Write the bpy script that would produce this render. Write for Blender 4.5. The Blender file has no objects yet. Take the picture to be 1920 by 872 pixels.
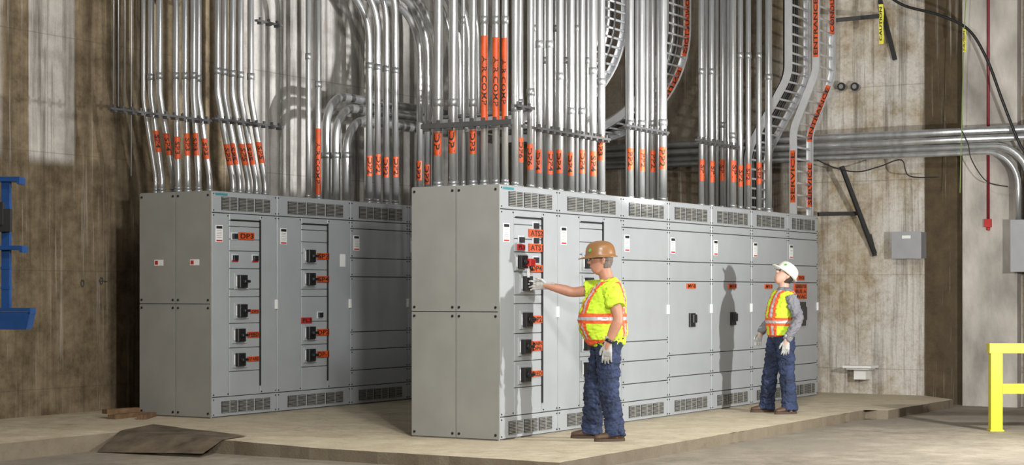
import bpy, bmesh, math, random
from mathutils import Vector, Matrix, noise
random.seed(7)
S=bpy.context.scene
COL=S.collection
try:
    S.view_settings.view_transform='Standard'
except Exception: pass
TH=math.radians(30.9); CT=math.cos(TH); ST=math.sin(TH)
FL=3250.0; CAMZ=1.34; HY=545.0
F=Vector((CT,ST,0)); R=Vector((ST,-CT,0))
def g(px):
    u=(px-960)/FL
    return (CT+ST*u)/(ST-CT*u)
def zat(py,X,Y): return CAMZ+(HY-py)*(CT*X+ST*Y)/FL
def onY(px,py,Y):
    X=Y*g(px); return Vector((X,Y,zat(py,X,Y)))
def onX(px,py,X):
    Y=X/g(px); return Vector((X,Y,zat(py,X,Y)))

# ---------------------------------------------------------------- materials
def base(name):
    m=bpy.data.materials.new(name); m.use_nodes=True
    nt=m.node_tree; b=nt.nodes['Principled BSDF']
    return m,nt,b
def pmat(name,col,rough=.5,metal=0.0,var=.12,scale=6,bump=0.0,bscale=60,stretch=(1,1,1),spec=.5):
    m,nt,b=base(name); N=nt.nodes; L=nt.links
    tc=N.new('ShaderNodeTexCoord'); mp=N.new('ShaderNodeMapping'); mp.inputs['Scale'].default_value=stretch
    L.new(tc.outputs['Object'],mp.inputs[0])
    n=N.new('ShaderNodeTexNoise'); n.inputs['Scale'].default_value=scale; n.inputs['Detail'].default_value=6
    L.new(mp.outputs[0],n.inputs['Vector'])
    r=N.new('ShaderNodeValToRGB')
    r.color_ramp.elements[0].position=.3; r.color_ramp.elements[1].position=.7
    r.color_ramp.elements[0].color=[c*(1-var) for c in col]+[1]
    r.color_ramp.elements[1].color=[min(1,c*(1+var)) for c in col]+[1]
    L.new(n.outputs['Fac'],r.inputs[0]); L.new(r.outputs[0],b.inputs['Base Color'])
    b.inputs['Roughness'].default_value=rough; b.inputs['Metallic'].default_value=metal
    b.inputs['Specular IOR Level'].default_value=spec
    if bump:
        n2=N.new('ShaderNodeTexNoise'); n2.inputs['Scale'].default_value=bscale; n2.inputs['Detail'].default_value=4
        L.new(mp.outputs[0],n2.inputs['Vector'])
        bp=N.new('ShaderNodeBump'); bp.inputs['Strength'].default_value=bump; bp.inputs['Distance'].default_value=.02
        L.new(n2.outputs['Fac'],bp.inputs['Height']); L.new(bp.outputs[0],b.inputs['Normal'])
    return m
def mth(nt,op,a,b=None,clamp=False):
    n=nt.nodes.new('ShaderNodeMath'); n.operation=op; n.use_clamp=clamp
    for i,v in enumerate((a,b)):
        if v is None: continue
        if isinstance(v,(int,float)): n.inputs[i].default_value=v
        else: nt.links.new(v,n.inputs[i])
    return n.outputs[0]
def mixc(nt,f,a,b,mode='MIX'):
    n=nt.nodes.new('ShaderNodeMix'); n.data_type='RGBA'; n.blend_type=mode
    for i,v in ((0,f),(6,a),(7,b)):
        if isinstance(v,(int,float)): n.inputs[i].default_value=v
        elif isinstance(v,tuple): n.inputs[i].default_value=v
        else: nt.links.new(v,n.inputs[i])
    return n.outputs[2]
def step(nt,x,lo,hi):
    n=nt.nodes.new('ShaderNodeMapRange'); n.inputs[1].default_value=lo; n.inputs[2].default_value=hi
    nt.links.new(x,n.inputs[0]); n.clamp=True
    return n.outputs[0]
def nz(nt,vec,scale,detail=6,rough=.6):
    n=nt.nodes.new('ShaderNodeTexNoise'); n.inputs['Scale'].default_value=scale; n.inputs['Detail'].default_value=detail
    n.inputs['Roughness'].default_value=rough
    nt.links.new(vec,n.inputs['Vector']); return n.outputs['Fac']
def mapping(nt,vec,sc):
    n=nt.nodes.new('ShaderNodeMapping'); n.inputs['Scale'].default_value=sc; nt.links.new(vec,n.inputs[0]); return n.outputs[0]

def wall_mat(name,kind):
    m,nt,b=base(name)
    tc=nt.nodes.new('ShaderNodeTexCoord'); P=tc.outputs['Object']
    sp=nt.nodes.new('ShaderNodeSeparateXYZ'); nt.links.new(P,sp.inputs[0])
    x,y,z=sp.outputs
    big=nz(nt,P,.7); med=nz(nt,P,3.5,9,.75); fine=nz(nt,P,28,5)
    stre=nz(nt,mapping(nt,P,(5,5,.22)),1.6,8,.65); str2=nz(nt,mapping(nt,P,(14,14,.35)),1.4,6,.7)
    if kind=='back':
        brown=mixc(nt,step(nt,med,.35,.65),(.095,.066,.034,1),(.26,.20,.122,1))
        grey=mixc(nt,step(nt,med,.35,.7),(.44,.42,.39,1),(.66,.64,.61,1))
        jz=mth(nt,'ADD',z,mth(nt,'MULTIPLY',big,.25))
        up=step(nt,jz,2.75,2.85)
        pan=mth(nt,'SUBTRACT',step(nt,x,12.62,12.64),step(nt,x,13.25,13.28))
        lit_rt=step(nt,mth(nt,'ADD',x,mth(nt,'MULTIPLY',med,.4)),16.0,16.4)  # right end paler, left kept brown: light and conduit shade in the colour
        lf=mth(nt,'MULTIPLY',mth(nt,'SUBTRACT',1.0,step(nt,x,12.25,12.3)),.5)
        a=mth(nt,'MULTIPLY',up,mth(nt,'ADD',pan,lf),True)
        f=mth(nt,'MAXIMUM',mth(nt,'MULTIPLY',a,.7),mth(nt,'MULTIPLY',lit_rt,.95))
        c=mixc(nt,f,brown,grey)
    else:
        tan=mixc(nt,step(nt,med,.3,.7),(.27,.20,.11,1),(.48,.41,.29,1))
        pale=mixc(nt,step(nt,fine,.3,.7),(.50,.47,.42,1),(.64,.61,.56,1))
        f=step(nt,mth(nt,'ADD',big,mth(nt,'MULTIPLY',med,.6)),.64,.86)
        c=mixc(nt,f,tan,pale)
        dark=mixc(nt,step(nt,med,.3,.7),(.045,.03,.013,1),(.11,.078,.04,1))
        d=mth(nt,'SUBTRACT',step(nt,y,6.29,6.31),step(nt,y,6.84,6.86))
        c=mixc(nt,d,c,dark)
        d2=mth(nt,'SUBTRACT',1.0,step(nt,y,5.6,5.62))
        c=mixc(nt,mth(nt,'MULTIPLY',d2,.7),c,dark)
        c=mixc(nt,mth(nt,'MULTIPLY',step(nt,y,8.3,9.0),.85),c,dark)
    c=mixc(nt,mth(nt,'MULTIPLY',step(nt,stre,.5,.68),.72),c,(.07,.05,.03,1))
    c=mixc(nt,mth(nt,'MULTIPLY',step(nt,str2,.56,.70),.5),c,(.06,.045,.028,1))
    c=mixc(nt,mth(nt,'MULTIPLY',step(nt,str2,.42,.30),.35),c,(.7,.66,.6,1))
    c=mixc(nt,mth(nt,'MULTIPLY',step(nt,fine,.60,.75),.35),c,(.08,.06,.04,1))
    fr=mth(nt,'FRACT',mth(nt,'DIVIDE',mth(nt,'ADD',z,.9),1.22))
    ln=mth(nt,'LESS_THAN',fr,.010)
    c=mixc(nt,mth(nt,'MULTIPLY',ln,.3),c,(.07,.055,.04,1))
    nt.links.new(c,b.inputs['Base Color']); b.inputs['Roughness'].default_value=.85
    bp=nt.nodes.new('ShaderNodeBump'); bp.inputs['Strength'].default_value=.5; bp.inputs['Distance'].default_value=.02
    nt.links.new(mth(nt,'ADD',med,mth(nt,'MULTIPLY',fine,.5)),bp.inputs['Height']); nt.links.new(bp.outputs[0],b.inputs['Normal'])
    return m
def floor_mat(name,c1,c2,c3):
    m,nt,b=base(name)
    tc=nt.nodes.new('ShaderNodeTexCoord'); P=tc.outputs['Object']
    big=nz(nt,P,.55,5); med=nz(nt,P,3.2,9,.75); fine=nz(nt,P,60,5); spots=nz(nt,P,9,6,.8)
    geo=nt.nodes.new('ShaderNodeNewGeometry'); sn=nt.nodes.new('ShaderNodeSeparateXYZ'); nt.links.new(geo.outputs['Normal'],sn.inputs[0])
    c=mixc(nt,step(nt,med,.35,.65),c1,c2)
    c=mixc(nt,mth(nt,'MULTIPLY',step(nt,big,.42,.68),.75),c,c3)
    c=mixc(nt,mth(nt,'MULTIPLY',step(nt,spots,.56,.70),.5),c,(.11,.085,.055,1))
    c=mixc(nt,mth(nt,'MULTIPLY',step(nt,fine,.55,.75),.3),c,(.12,.10,.08,1))
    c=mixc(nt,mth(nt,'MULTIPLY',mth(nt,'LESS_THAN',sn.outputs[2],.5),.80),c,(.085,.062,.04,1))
    nt.links.new(c,b.inputs['Base Color']); b.inputs['Roughness'].default_value=.75
    bp=nt.nodes.new('ShaderNodeBump'); bp.inputs['Strength'].default_value=.4; bp.inputs['Distance'].default_value=.01
    nt.links.new(mth(nt,'ADD',med,fine),bp.inputs['Height']); nt.links.new(bp.outputs[0],b.inputs['Normal'])
    return m

M={}
M['paint']=pmat('cabinet_grey_paint',(.345,.365,.38),.34,0,.05,3)
M['paint_dim']=pmat('cabinet_paint_dimmed',(.275,.275,.252),.42,0,.07,3)  # cabinet grey darkened; weaker light on the sides put into the colour
M['gap']=pmat('seam_shade_backing',(.02,.02,.02),.8)  # near-black backing, puts the shade inside seams and vent slots into colour
M['black']=pmat('black_plastic',(.014,.014,.016),.4)
M['bolt']=pmat('dark_bolt',(.04,.04,.04),.4,.5)
M['plate']=pmat('light_plate',(.50,.52,.54),.4)
M['white']=pmat('white_label',(.78,.78,.76),.5,0,.03)
M['orange']=pmat('orange_marker',(.55,.075,.014),.5,0,.28,9)
M['red']=pmat('red_marker',(.46,.022,.018),.5)
M['ink']=pmat('ink',(.02,.012,.01),.6)
M['teal']=pmat('teal_badge',(.06,.24,.26),.4)
M['galv']=pmat('galvanized_steel',(.58,.59,.59),.30,.78,.20,9,.05,40,(1,1,.25))
M['galvd']=pmat('galvanized_dull',(.38,.39,.39),.42,.7,.15,12)
M['strut']=pmat('strut_steel',(.12,.12,.12),.5,.5)
M['blackst']=pmat('black_steel',(.025,.025,.025),.5,.2)
M['alu']=pmat('aluminium_tray',(.62,.63,.64),.38,.6,.08)
M['yellow']=pmat('yellow_paint',(.60,.52,.02),.45,0,.10)
M['blue']=pmat('blue_paint',(.010,.05,.17),.45,0,.2)
M['redpipe']=pmat('red_pipe',(.18,.012,.02),.45)
M['cable']=pmat('black_cable',(.015,.015,.015),.45)
M['green']=pmat('green_rope',(.20,.30,.08),.7)
M['tape']=pmat('caution_tape',(.66,.62,.04),.5)
M['wood']=pmat('weathered_wood',(.16,.09,.045),.8,0,.3,12,.2,50,(1,6,1))
M['plateS']=pmat('worn_checker_steel',(.25,.20,.14),.6,.05,.4,5,.8,38)
M['skin']=pmat('skin',(.44,.21,.135),.5,0,.10,10)
M['skin2']=pmat('skin_fair',(.53,.31,.225),.5,0,.08,10)
M['lime']=pmat('lime_fabric',(.55,.76,.035),.75,0,.10,10,.3,60)
M['vor']=pmat('vest_orange',(.78,.11,.03),.7,0,.06)
M['silver']=pmat('reflective_silver',(.50,.52,.53),.4,.2,.04)
M['jean']=pmat('denim',(.020,.031,.072),.85,0,.65,7,.4,60)
M['greyc']=pmat('grey_cotton',(.18,.18,.20),.85,0,.15,9,.2,70)
M['glove']=pmat('grey_glove',(.40,.40,.38),.8,0,.25,30,.2,90)
M['boot']=pmat('brown_leather_boot',(.09,.05,.03),.6,0,.3,14)
M['sole']=pmat('boot_sole',(.07,.045,.03),.8)
M['hat']=pmat('tan_hard_hat',(.26,.13,.05),.32,0,.10)
M['hatw']=pmat('white_hard_hat',(.76,.76,.68),.25,0,.03)
M['hair']=pmat('grey_hair',(.15,.12,.10),.8,0,.3,60)
M['haird']=pmat('dark_hair',(.03,.02,.014),.8,0,.3,60)
M['eye']=pmat('eye_white',(.7,.7,.68),.3)
M['lens']=pmat('glasses_lens',(.03,.03,.035),.1)
M['emb']=pmat('green_emblem',(.12,.42,.08),.5)
M['gbox']=pmat('junction_box_grey',(.34,.34,.35),.45,.2,.05)
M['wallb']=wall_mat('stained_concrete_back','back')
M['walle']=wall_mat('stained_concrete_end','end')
M['pil']=pmat('pilaster_concrete',(.41,.38,.34),.85,0,.45,2.5,.4,20,(1,1,.5))
M['pad']=floor_mat('pad_concrete',(.37,.305,.20,1),(.60,.53,.39,1),(.48,.415,.29,1))
M['flr']=floor_mat('floor_concrete',(.17,.145,.105,1),(.31,.27,.21,1),(.20,.175,.135,1))

# ---------------------------------------------------------------- mesh builder
class MB:
    def __init__(s): s.v=[];s.f=[];s.m=[];s.s=[]
    def add(s,vs,fs,m=0,sm=False):
        o=len(s.v); s.v+= [tuple(v) for v in vs]
        for f in fs: s.f.append([i+o for i in f]); s.m.append(m); s.s.append(sm)
    def box(s,x0,x1,y0,y1,z0,z1,m=0):
        vs=[(x0,y0,z0),(x1,y0,z0),(x1,y1,z0),(x0,y1,z0),(x0,y0,z1),(x1,y0,z1),(x1,y1,z1),(x0,y1,z1)]
        s.add(vs,[(0,3,2,1),(4,5,6,7),(0,1,5,4),(1,2,6,5),(2,3,7,6),(3,0,4,7)],m)
    def panel(s,x0,x1,z0,z1,yf,yb,m=0,c=.004):
        vs=[(x0,yb,z0),(x1,yb,z0),(x1,yb,z1),(x0,yb,z1),
            (x0,yf+c,z0),(x1,yf+c,z0),(x1,yf+c,z1),(x0,yf+c,z1),
            (x0+c,yf,z0+c),(x1-c,yf,z0+c),(x1-c,yf,z1-c),(x0+c,yf,z1-c)]
        fs=[(3,2,1,0),(8,9,10,11)]
        for i in range(4):
            j=(i+1)%4; fs+= [(i,j,4+j,4+i),(4+i,4+j,8+j,8+i)]
        s.add(vs,fs,m)
    def tube(s,pts,r,n=14,m=0,caps=True,radii=None):
        pts=[Vector(p) for p in pts]; k=len(pts); vs=[]
        t0=(pts[1]-pts[0]).normalized()
        ref=Vector((1,0,0)) if abs(t0.x)<.9 else Vector((0,0,1))
        for i,p in enumerate(pts):
            t=((pts[min(i+1,k-1)]-pts[max(i-1,0)])).normalized()
            u=(ref-t*ref.dot(t)).normalized(); ref=u; w=t.cross(u)
            rr=radii[i] if radii else r
            for j in range(n):
                a=2*math.pi*j/n; vs.append(p+u*rr*math.cos(a)+w*rr*math.sin(a))
        fs=[]
        for i in range(k-1):
            for j in range(n):
                a=i*n+j;b=i*n+(j+1)%n; fs.append((a,b,b+n,a+n))
        s.add(vs,fs,m,True)
        if caps:
            s.f.append(list(range(len(s.v)-len(vs),len(s.v)-len(vs)+n))[::-1]); s.m.append(m); s.s.append(False)
            s.f.append(list(range(len(s.v)-n,len(s.v)))); s.m.append(m); s.s.append(False)
    def bar(s,p0,p1,w,h,up=(0,0,1),m=0):
        p0=Vector(p0);p1=Vector(p1);t=(p1-p0).normalized();up=Vector(up)
        if abs(t.dot(up))>.98: up=Vector((1,0,0))
        a=t.cross(up).normalized(); b=a.cross(t)
        vs=[]
        for p in (p0,p1):
            for sx,sy in ((-1,-1),(1,-1),(1,1),(-1,1)): vs.append(p+a*sx*w/2+b*sy*h/2)
        s.add(vs,[(0,1,2,3),(7,6,5,4),(0,4,5,1),(1,5,6,2),(2,6,7,3),(3,7,4,0)],m)
    def ell(s,c,rx,ry,rz,m=0,n=14,k=9):
        vs=[];fs=[]
        for i in range(k+1):
            a=math.pi*i/k
            for j in range(n):
                b=2*math.pi*j/n
                vs.append((c[0]+rx*math.sin(a)*math.cos(b),c[1]+ry*math.sin(a)*math.sin(b),c[2]+rz*math.cos(a)))
        for i in range(k):
            for j in range(n):
                fs.append((i*n+j,(i+1)*n+j,(i+1)*n+(j+1)%n,i*n+(j+1)%n))
        s.add(vs,fs,m,True)
    def mesh(s,name,mats):
        me=bpy.data.meshes.new(name); me.from_pydata(s.v,[],s.f)
        for m in mats: me.materials.append(m)
        me.polygons.foreach_set('material_index',s.m); me.polygons.foreach_set('use_smooth',s.s)
        me.validate(); me.update(); return me
    def obj(s,name,mats,parent=None,loc=(0,0,0)):
        if not isinstance(mats,(list,tuple)): mats=[mats]
        return mk(name,s.mesh(name,mats),parent,loc)
def mk(name,data,parent=None,loc=(0,0,0)):
    o=bpy.data.objects.new(name,data); o.location=loc; COL.objects.link(o)
    if parent: o.parent=parent
    return o
def empty(name,loc,label,cat,rz=0,group=None):
    o=mk(name,None,None,loc); o.rotation_euler=(0,0,rz); o.empty_display_size=.2
    tag(o,label,cat,group); return o
def tag(o,label,cat,group=None,kind=None):
    o['label']=label
    if cat: o['category']=cat
    if group: o['group']=group
    if kind: o['kind']=kind
    return o

# ---------------------------------------------------------------- text
_tc={}
def text2d(t):
    if t in _tc: return _tc[t]
    cu=bpy.data.curves.new('lettering','FONT'); cu.body=t; cu.resolution_u=2; cu.size=1; cu.align_x='CENTER'; cu.align_y='CENTER'
    try: cu.offset=.018
    except Exception: pass
    ob=bpy.data.objects.new('lettering_tmp',cu); COL.objects.link(ob)
    bpy.context.view_layer.update()
    me=bpy.data.meshes.new_from_object(ob.evaluated_get(bpy.context.evaluated_depsgraph_get()))
    vs=[(v.co.x,v.co.y) for v in me.vertices]; fs=[list(p.vertices) for p in me.polygons]
    bpy.data.objects.remove(ob); bpy.data.curves.remove(cu); bpy.data.meshes.remove(me)
    xs=[v[0] for v in vs]; ys=[v[1] for v in vs]
    cx=(min(xs)+max(xs))/2; cy=(min(ys)+max(ys))/2; w=max(xs)-min(xs); h=max(ys)-min(ys)
    vs=[((x-cx)/w,(y-cy)/h) for x,y in vs]
    _tc[t]=(vs,fs,w/h); return _tc[t]
def flat_text(parent,t,x,z,w,h,y,mat='ink'):
    vs,fs,asp=text2d(t)
    mb=MB(); mb.add([(x+a*w,y,z+b*h) for a,b in vs],fs); return mb.obj('lettering',M[mat],parent)
def curve_text(parent,t,p0,p1,r,maxh,mat='ink',up=False,a0=math.pi+TH,org=Vector((0,0,0))):
    vs,fs,asp=text2d(t); p0=Vector(p0);p1=Vector(p1); Ln=(p1-p0).length
    h=maxh; w=min(Ln*.88,h*asp*1.5)
    out=[]
    for a,b in vs:
        k=.5+(a*w/Ln)*(1 if up else -1); c=p0.lerp(p1,k)
        ph=a0+(-b if up else b)*h/r
        out.append(c+Vector((math.cos(ph)*r,math.sin(ph)*r,0))-org)
    mb=MB(); mb.add(out,fs); return mb.obj('lettering',M[mat],parent)

# ---------------------------------------------------------------- room
mb=MB(); mb.box(-6,22,-6,13.6,-.4,-.1); tag(mb.obj('floor',M['flr']),'stained concrete floor of an industrial hall','floor',kind='structure')
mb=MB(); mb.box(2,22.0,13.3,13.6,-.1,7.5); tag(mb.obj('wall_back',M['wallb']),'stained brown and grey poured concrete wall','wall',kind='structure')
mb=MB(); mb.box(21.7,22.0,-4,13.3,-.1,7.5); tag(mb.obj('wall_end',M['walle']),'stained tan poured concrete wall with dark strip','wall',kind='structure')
mb=MB(); mb.box(21.5,21.7,5.62,6.3,-.1,7.5); tag(mb.obj('trim_1',M['pil']),'pale concrete pilaster on the wall','pilaster',kind='structure')
def padz(y): return 0 if y<8.96 else (.055 if y>11.5 else .055*(y-8.96)/2.54)
nx=[(11.78,6.62),(18.75,6.6),(18.8,6.35),(21.1,6.3),(21.7,6.85),(21.7,13.3),(4,13.3),(4,11.25),(11.84,11.2),(11.8,10)]
outl=[]
for i in range(len(nx)):
    a=Vector(nx[i]);b=Vector(nx[(i+1)%len(nx)]); k=max(1,int((b-a).length/.10)) if i in (0,1,2,8,9,7) else 6
    for j in range(k):
        p=a.lerp(b,j/k); nn=noise.noise(Vector((p.x*3,p.y*3,0)))*.022+noise.noise(Vector((p.x*11,p.y*11,5)))*.014 if i in (0,1,2,7,8,9) else 0
        outl.append((p.x+nn,p.y+nn))
bm=bmesh.new(); vt=[bm.verts.new((x,y,0)) for x,y in outl]; f=bm.faces.new(vt)
bmesh.ops.triangulate(bm,faces=[f])
for yy in (8.96,11.5):
    ge=bm.verts[:]+bm.edges[:]+bm.faces[:]
    bmesh.ops.bisect_plane(bm,geom=ge,plane_co=(0,yy,0),plane_no=(0,1,0))
r_=bmesh.ops.extrude_face_region(bm,geom=bm.faces[:])
tv=[e for e in r_['geom'] if isinstance(e,bmesh.types.BMVert)]
top=set(tv)
for v in bm.verts:
    v.co.z = padz(v.co.y) if v in top else -.1
bmesh.ops.recalc_face_normals(bm,faces=bm.faces[:])
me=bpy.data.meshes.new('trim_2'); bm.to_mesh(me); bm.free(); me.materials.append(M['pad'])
tag(mk('trim_2',me),'raised beige concrete equipment pad with chipped edge','concrete pad',kind='structure')

# ---------------------------------------------------------------- switchgear
TOP=2.29
def grille(parent,x0,x1,z0,z1):
    mb=MB(); mb.box(x0,x1,-.0045,.001,z0,z1,1)
    n=9; 
    for i in range(n):
        z=z0+(z1-z0)*(i+.25)/n; mb.box(x0+.006,x1-.006,-.010,-.003,z,z+(z1-z0)/n*.40,0)
    mb.box((x0+x1)/2-.006,(x0+x1)/2+.006,-.011,-.003,z0,z1,0)
    return mb.obj('vent_grille',[M['paint_dim'],M['gap']],parent)
def plate(parent,name,x0,x1,z0,z1,mat='paint',bolts=True,g_=.004):
    mb=MB(); mb.panel(x0+g_,x1-g_,z0+g_,z1-g_,0,.02)
    if bolts:
        for bx in (x0+.025,x1-.025):
            for bz in (z0+.025,z1-.025):
                mb.box(bx-.006,bx+.006,-.006,.002,bz-.006,bz+.006,1)
    return mb.obj(name,[M[mat],M['bolt']],parent)
def breaker(parent,x,z,s=1.0,paper=False):
    mb=MB(); mb.panel(x-.11,x+.12,z-.085*s,z+.085*s,-.012,0,0,.004)
    mb.panel(x-.070,x+.050,z-.066*s,z+.066*s,-.055,-.012,1,.006)
    mb.box(x-.09,x-.078,-.016,-.01,z-.05*s,z+.05*s,2)
    mb.box(x+.062,x+.085,-.016,-.01,z-.05*s,z+.05*s,2)
    b=mb.obj('circuit_breaker',[M['paint'],M['black'],M['white']],parent)
    h=MB(); h.panel(x-.03,x+.06,z-.014,z+.014,-.085,-.055,0,.006); h.tube([(x-.01,-.054,z),(x-.01,-.07,z)],.03,14)
    h.obj('handle',M['black'],b)
    return b
def toggle(parent,x,z,red=False):
    mb=MB(); mb.panel(x-.05,x+.05,z-.04,z+.04,-.008,0,0,.003); mb.panel(x-.034,x+.034,z-.026,z+.026,-.03,-.008,1,.003)
    if red: mb.panel(x-.05,x+.05,z-.04,z-.024,-.011,-.007,2,.001)
    return mb.obj('toggle_switch',[M['plate'],M['black'],M['red']],parent)
def olabel(parent,t,x,z,w=.22,h=.06,mat='orange'):
    mb=MB(); mb.panel(x-w/2,x+w/2,z-h/2,z+h/2,-.014,0,0,.001)
    b=mb.obj('marker_label',[M[mat]],parent)
    if t:
        ls=t.split('\n')
        for i,l in enumerate(ls):
            hh=h/len(ls); flat_text(b,l,x,z+h/2-hh*(i+.5),w*.86,hh*.70,-.0165)
    return b
def tagp(parent,x,z,h=.17):
    mb=MB(); mb.panel(x-.055,x+.055,z-h/2,z+h/2,-.004,0,0,.001)
    mb.panel(x-.045,x+.045,z+h/2-.035,z+h/2-.008,-.006,-.003,1,.001)
    for i in range(5):
        zz=z+h/2-.05-i*.018; mb.box(x-.04,x+.035,-.0055,-.003,zz-.003,zz,2)
    mb.box(x-.045,x+.045,-.0058,-.003,z-h/2+.008,z-h/2+.022,3)
    return mb.obj('instruction_label',[M['white'],M['black'],M['strut'],M['red']],parent)
def cabinet(X,Y,Z,w,D,kind,items,label,first=False,teal=False,stile=(.25,.75),stickers=False):
    c=empty('switchgear_cabinet',(X,Y,Z),label,'electrical cabinet',group='grey switchgear cabinets in a row')
    mb=MB(); mb.box(.003,w-.003,.016,D,.0,TOP,0)
    mb.box(.01,w-.01,.008,.017,.01,TOP-.01,1)
    mb.obj('body',[M['paint_dim'],M['gap']],c)
    zs,zb=2.07,.21
    plate(c,'vent_panel',0,w,zs,TOP-.003); plate(c,'vent_panel',0,w,.01,zb)
    n=3
    a,b=.13*w,.90*w; gw=(b-a)/n
    for k in range(n):
        grille(c,a+gw*k+.012,a+gw*(k+1)-.012,2.10,2.235); grille(c,a+gw*k+.012,a+gw*(k+1)-.012,.045,.165)
    if kind=='dist':
        s0,s1=stile
        plate(c,'stile_panel',0,s0,zb,zs); plate(c,'stile_panel',s1,w,zb,zs)
        ed=[zb,.46,.70,.95,1.22,1.30,1.51,1.69,1.81,1.94,2.0,zs]
        for i in range(len(ed)-1): plate(c,'module_cover',s0,s1,ed[i],ed[i+1],bolts=False,g_=.003)
        mb=MB(); mb.box(s1-.01,s1+.004,-.014,0,.3,2.02); mb.box(s0+.02,s1,-.012,0,2.0,2.012); mb.obj('door_edge_trim',M['bolt'],c)
    elif kind=='plain':
        ed=[zb,.39,.62,.82,1.44,1.65,1.98,zs]
        for i in range(len(ed)-1): plate(c,'cover_panel',0,w,ed[i],ed[i+1])
    elif kind=='door':
        for a_,b_ in ((zb,.42),(.42,.65),(1.44,1.65),(1.65,1.98),(1.98,zs)): plate(c,'cover_panel',0,w,a_,b_)
        plate(c,'door',0,w,.65,1.44)
    tagp(c,.11,1.86 if kind=='dist' else 1.82)
    mb=MB(); mb.panel(w-.035,w+.0,1.09,1.19,-.018,0,0,.003); mb.obj('latch',M['white'],c)
    if teal:
        mb=MB(); mb.panel(.05,.24,TOP-.042,TOP-.02,-.004,0,0,.001); mb.obj('badge',M['teal'],c)
    for it in items:
        if it[0]=='b': breaker(c,it[1],it[2],*(it[3:]))
        elif it[0]=='t': toggle(c,it[1],it[2],*(it[3:]))
        elif it[0]=='l': olabel(c,*it[1:])
        elif it[0]=='p':
            mb=MB(); mb.panel(it[1]-.05,it[1]+.05,it[2]-.07,it[2]+.07,-.003,0,0,.001); mb.obj('paper_note',M['white'],c)
        elif it[0]=='lock':
            x,z=it[1],it[2]; mb=MB(); mb.panel(x-.01,x+.09,z-.04,z+.03,-.10,-.055,0,.008); mb.tube([(x+.03,-.08,z-.04),(x+.05,-.085,z-.075)],.014,8,1); mb.panel(x-.01,x+.03,z-.14,z-.06,-.07,-.066,2,.001)
            mb.obj('lockout_tag',[M['red'],M['black'],M['white']],c)
        elif it[0]=='h':
            mb=MB(); x,z=it[1],it[2]; mb.panel(x-.07,x+.07,z-.075,z+.075,-.02,0,0,.004); mb.panel(x-.045,x+.05,z-.03,z+.06,-.05,-.02,0,.006); mb.panel(x+.07,x+.10,z-.06,z+.06,-.008,0,1,.002)
            mb.obj('handle',[M['black'],M['white']],c)
        elif it[0]=='big':
            mb=MB(); x,z=it[1],it[2]; mb.panel(x-.16,x+.12,z-.15,z+.15,-.03,0,0,.006); mb.panel(x-.10,x+.06,z-.08,z+.09,-.07,-.03,0,.01)
            for q in (-.1,.0,.1): mb.panel(x-.13,x-.11,z+q-.012,z+q+.012,-.034,-.03,1,.001)
            mb.obj('circuit_breaker',[M['black'],M['white']],c)
    if first:
        for (y0,y1) in ((.0,D*.485),(D*.485,D)):
            for (z0,z1) in ((.01,1.15),(1.15,TOP-.005)):
                mb=MB(); gg=.004
                mb.box(-.014,.003,y0+gg,y1-gg,z0+gg,z1-gg,0)
                for by in (y0+.035,y1-.035):
                    for bz in (z0+.04,z1-.04):
                        mb.tube([(-.013,by,bz),(-.021,by,bz)],.012,8,1)
                sp=mb.obj('side_panel',[M['paint_dim'],M['bolt']],c)
                if stickers and z0>1:
                    ym=(y0+y1)/2-.02
                    mb=MB(); mb.box(-.017,-.013,ym-.06,ym+.06,1.54,1.60,0); mb.box(-.0185,-.016,ym+.01,ym+.05,1.55,1.59,1); mb.obj('safety_sticker',[M['white'],M['red']],sp)
        mb=MB(); mb.box(-.006,.003,.01,D-.01,.02,TOP-.02); mb.obj('side_seam_backing',M['gap'],c)
        mb=MB(); mb.box(-.016,.0,-.002,.012,.0,TOP); mb.obj('corner_trim',M['paint_dim'],c)
    return c
AX,AY=13.19,8.02; BX,BY,BZ=13.374,11.514,.0552
ea=[0,1.052,2.366,3.438,4.543,5.673,6.80,7.81]
A1=[('t',.62,1.935),('l','ATS2',.63,1.868,.26,.072),('t',.36,1.80),('l','PL3',.36,1.735,.13,.05,'red'),('t',.62,1.80),('l','ATS1',.63,1.735,.26,.072),
    ('b',.36,1.60,.9),('lock',.38,1.60),('t',.62,1.62),('l','DP4',.63,1.545,.22,.068),('b',.45,1.405),('l','DP2',.64,1.075,.19,.068),('b',.45,1.075),
    ('l','MAIN\nDP6',.64,.83,.19,.09),('b',.42,.83),('l','FEED',.64,.575,.19,.055),('b',.42,.575)]
A2=[('b',.58,1.62),('b',.58,1.40),('b',.58,1.08),('b',.56,.83),('b',.56,.58),('l','SP3',.79,.58)]
B1=[('t',.34,1.84),('l','DP3',.53,1.845,.24,.075),('t',.35,1.62,True),('t',.67,1.62,True),('b',.45,1.38),('b',.45,1.08),('l','DP5',.66,1.07,.13,.04),
    ('b',.42,.83),('l','FEED',.64,.83,.18,.06),('b',.42,.58),('l','SPARE',.64,.58,.18,.05)]
B2=[('b',.56,1.66),('l','SP3',.79,1.66,.22,.07),('b',.56,1.41),('l','SP4',.79,1.41,.22,.07),('l','PL3',.50,.965,.18,.06,'red'),('t',.74,1.02),('b',.56,.83),('l','DP2',.79,.83,.22,.07),('b',.56,.59),('l','DP-1',.79,.59,.22,.07),('p',1.16,1.62)]
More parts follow.
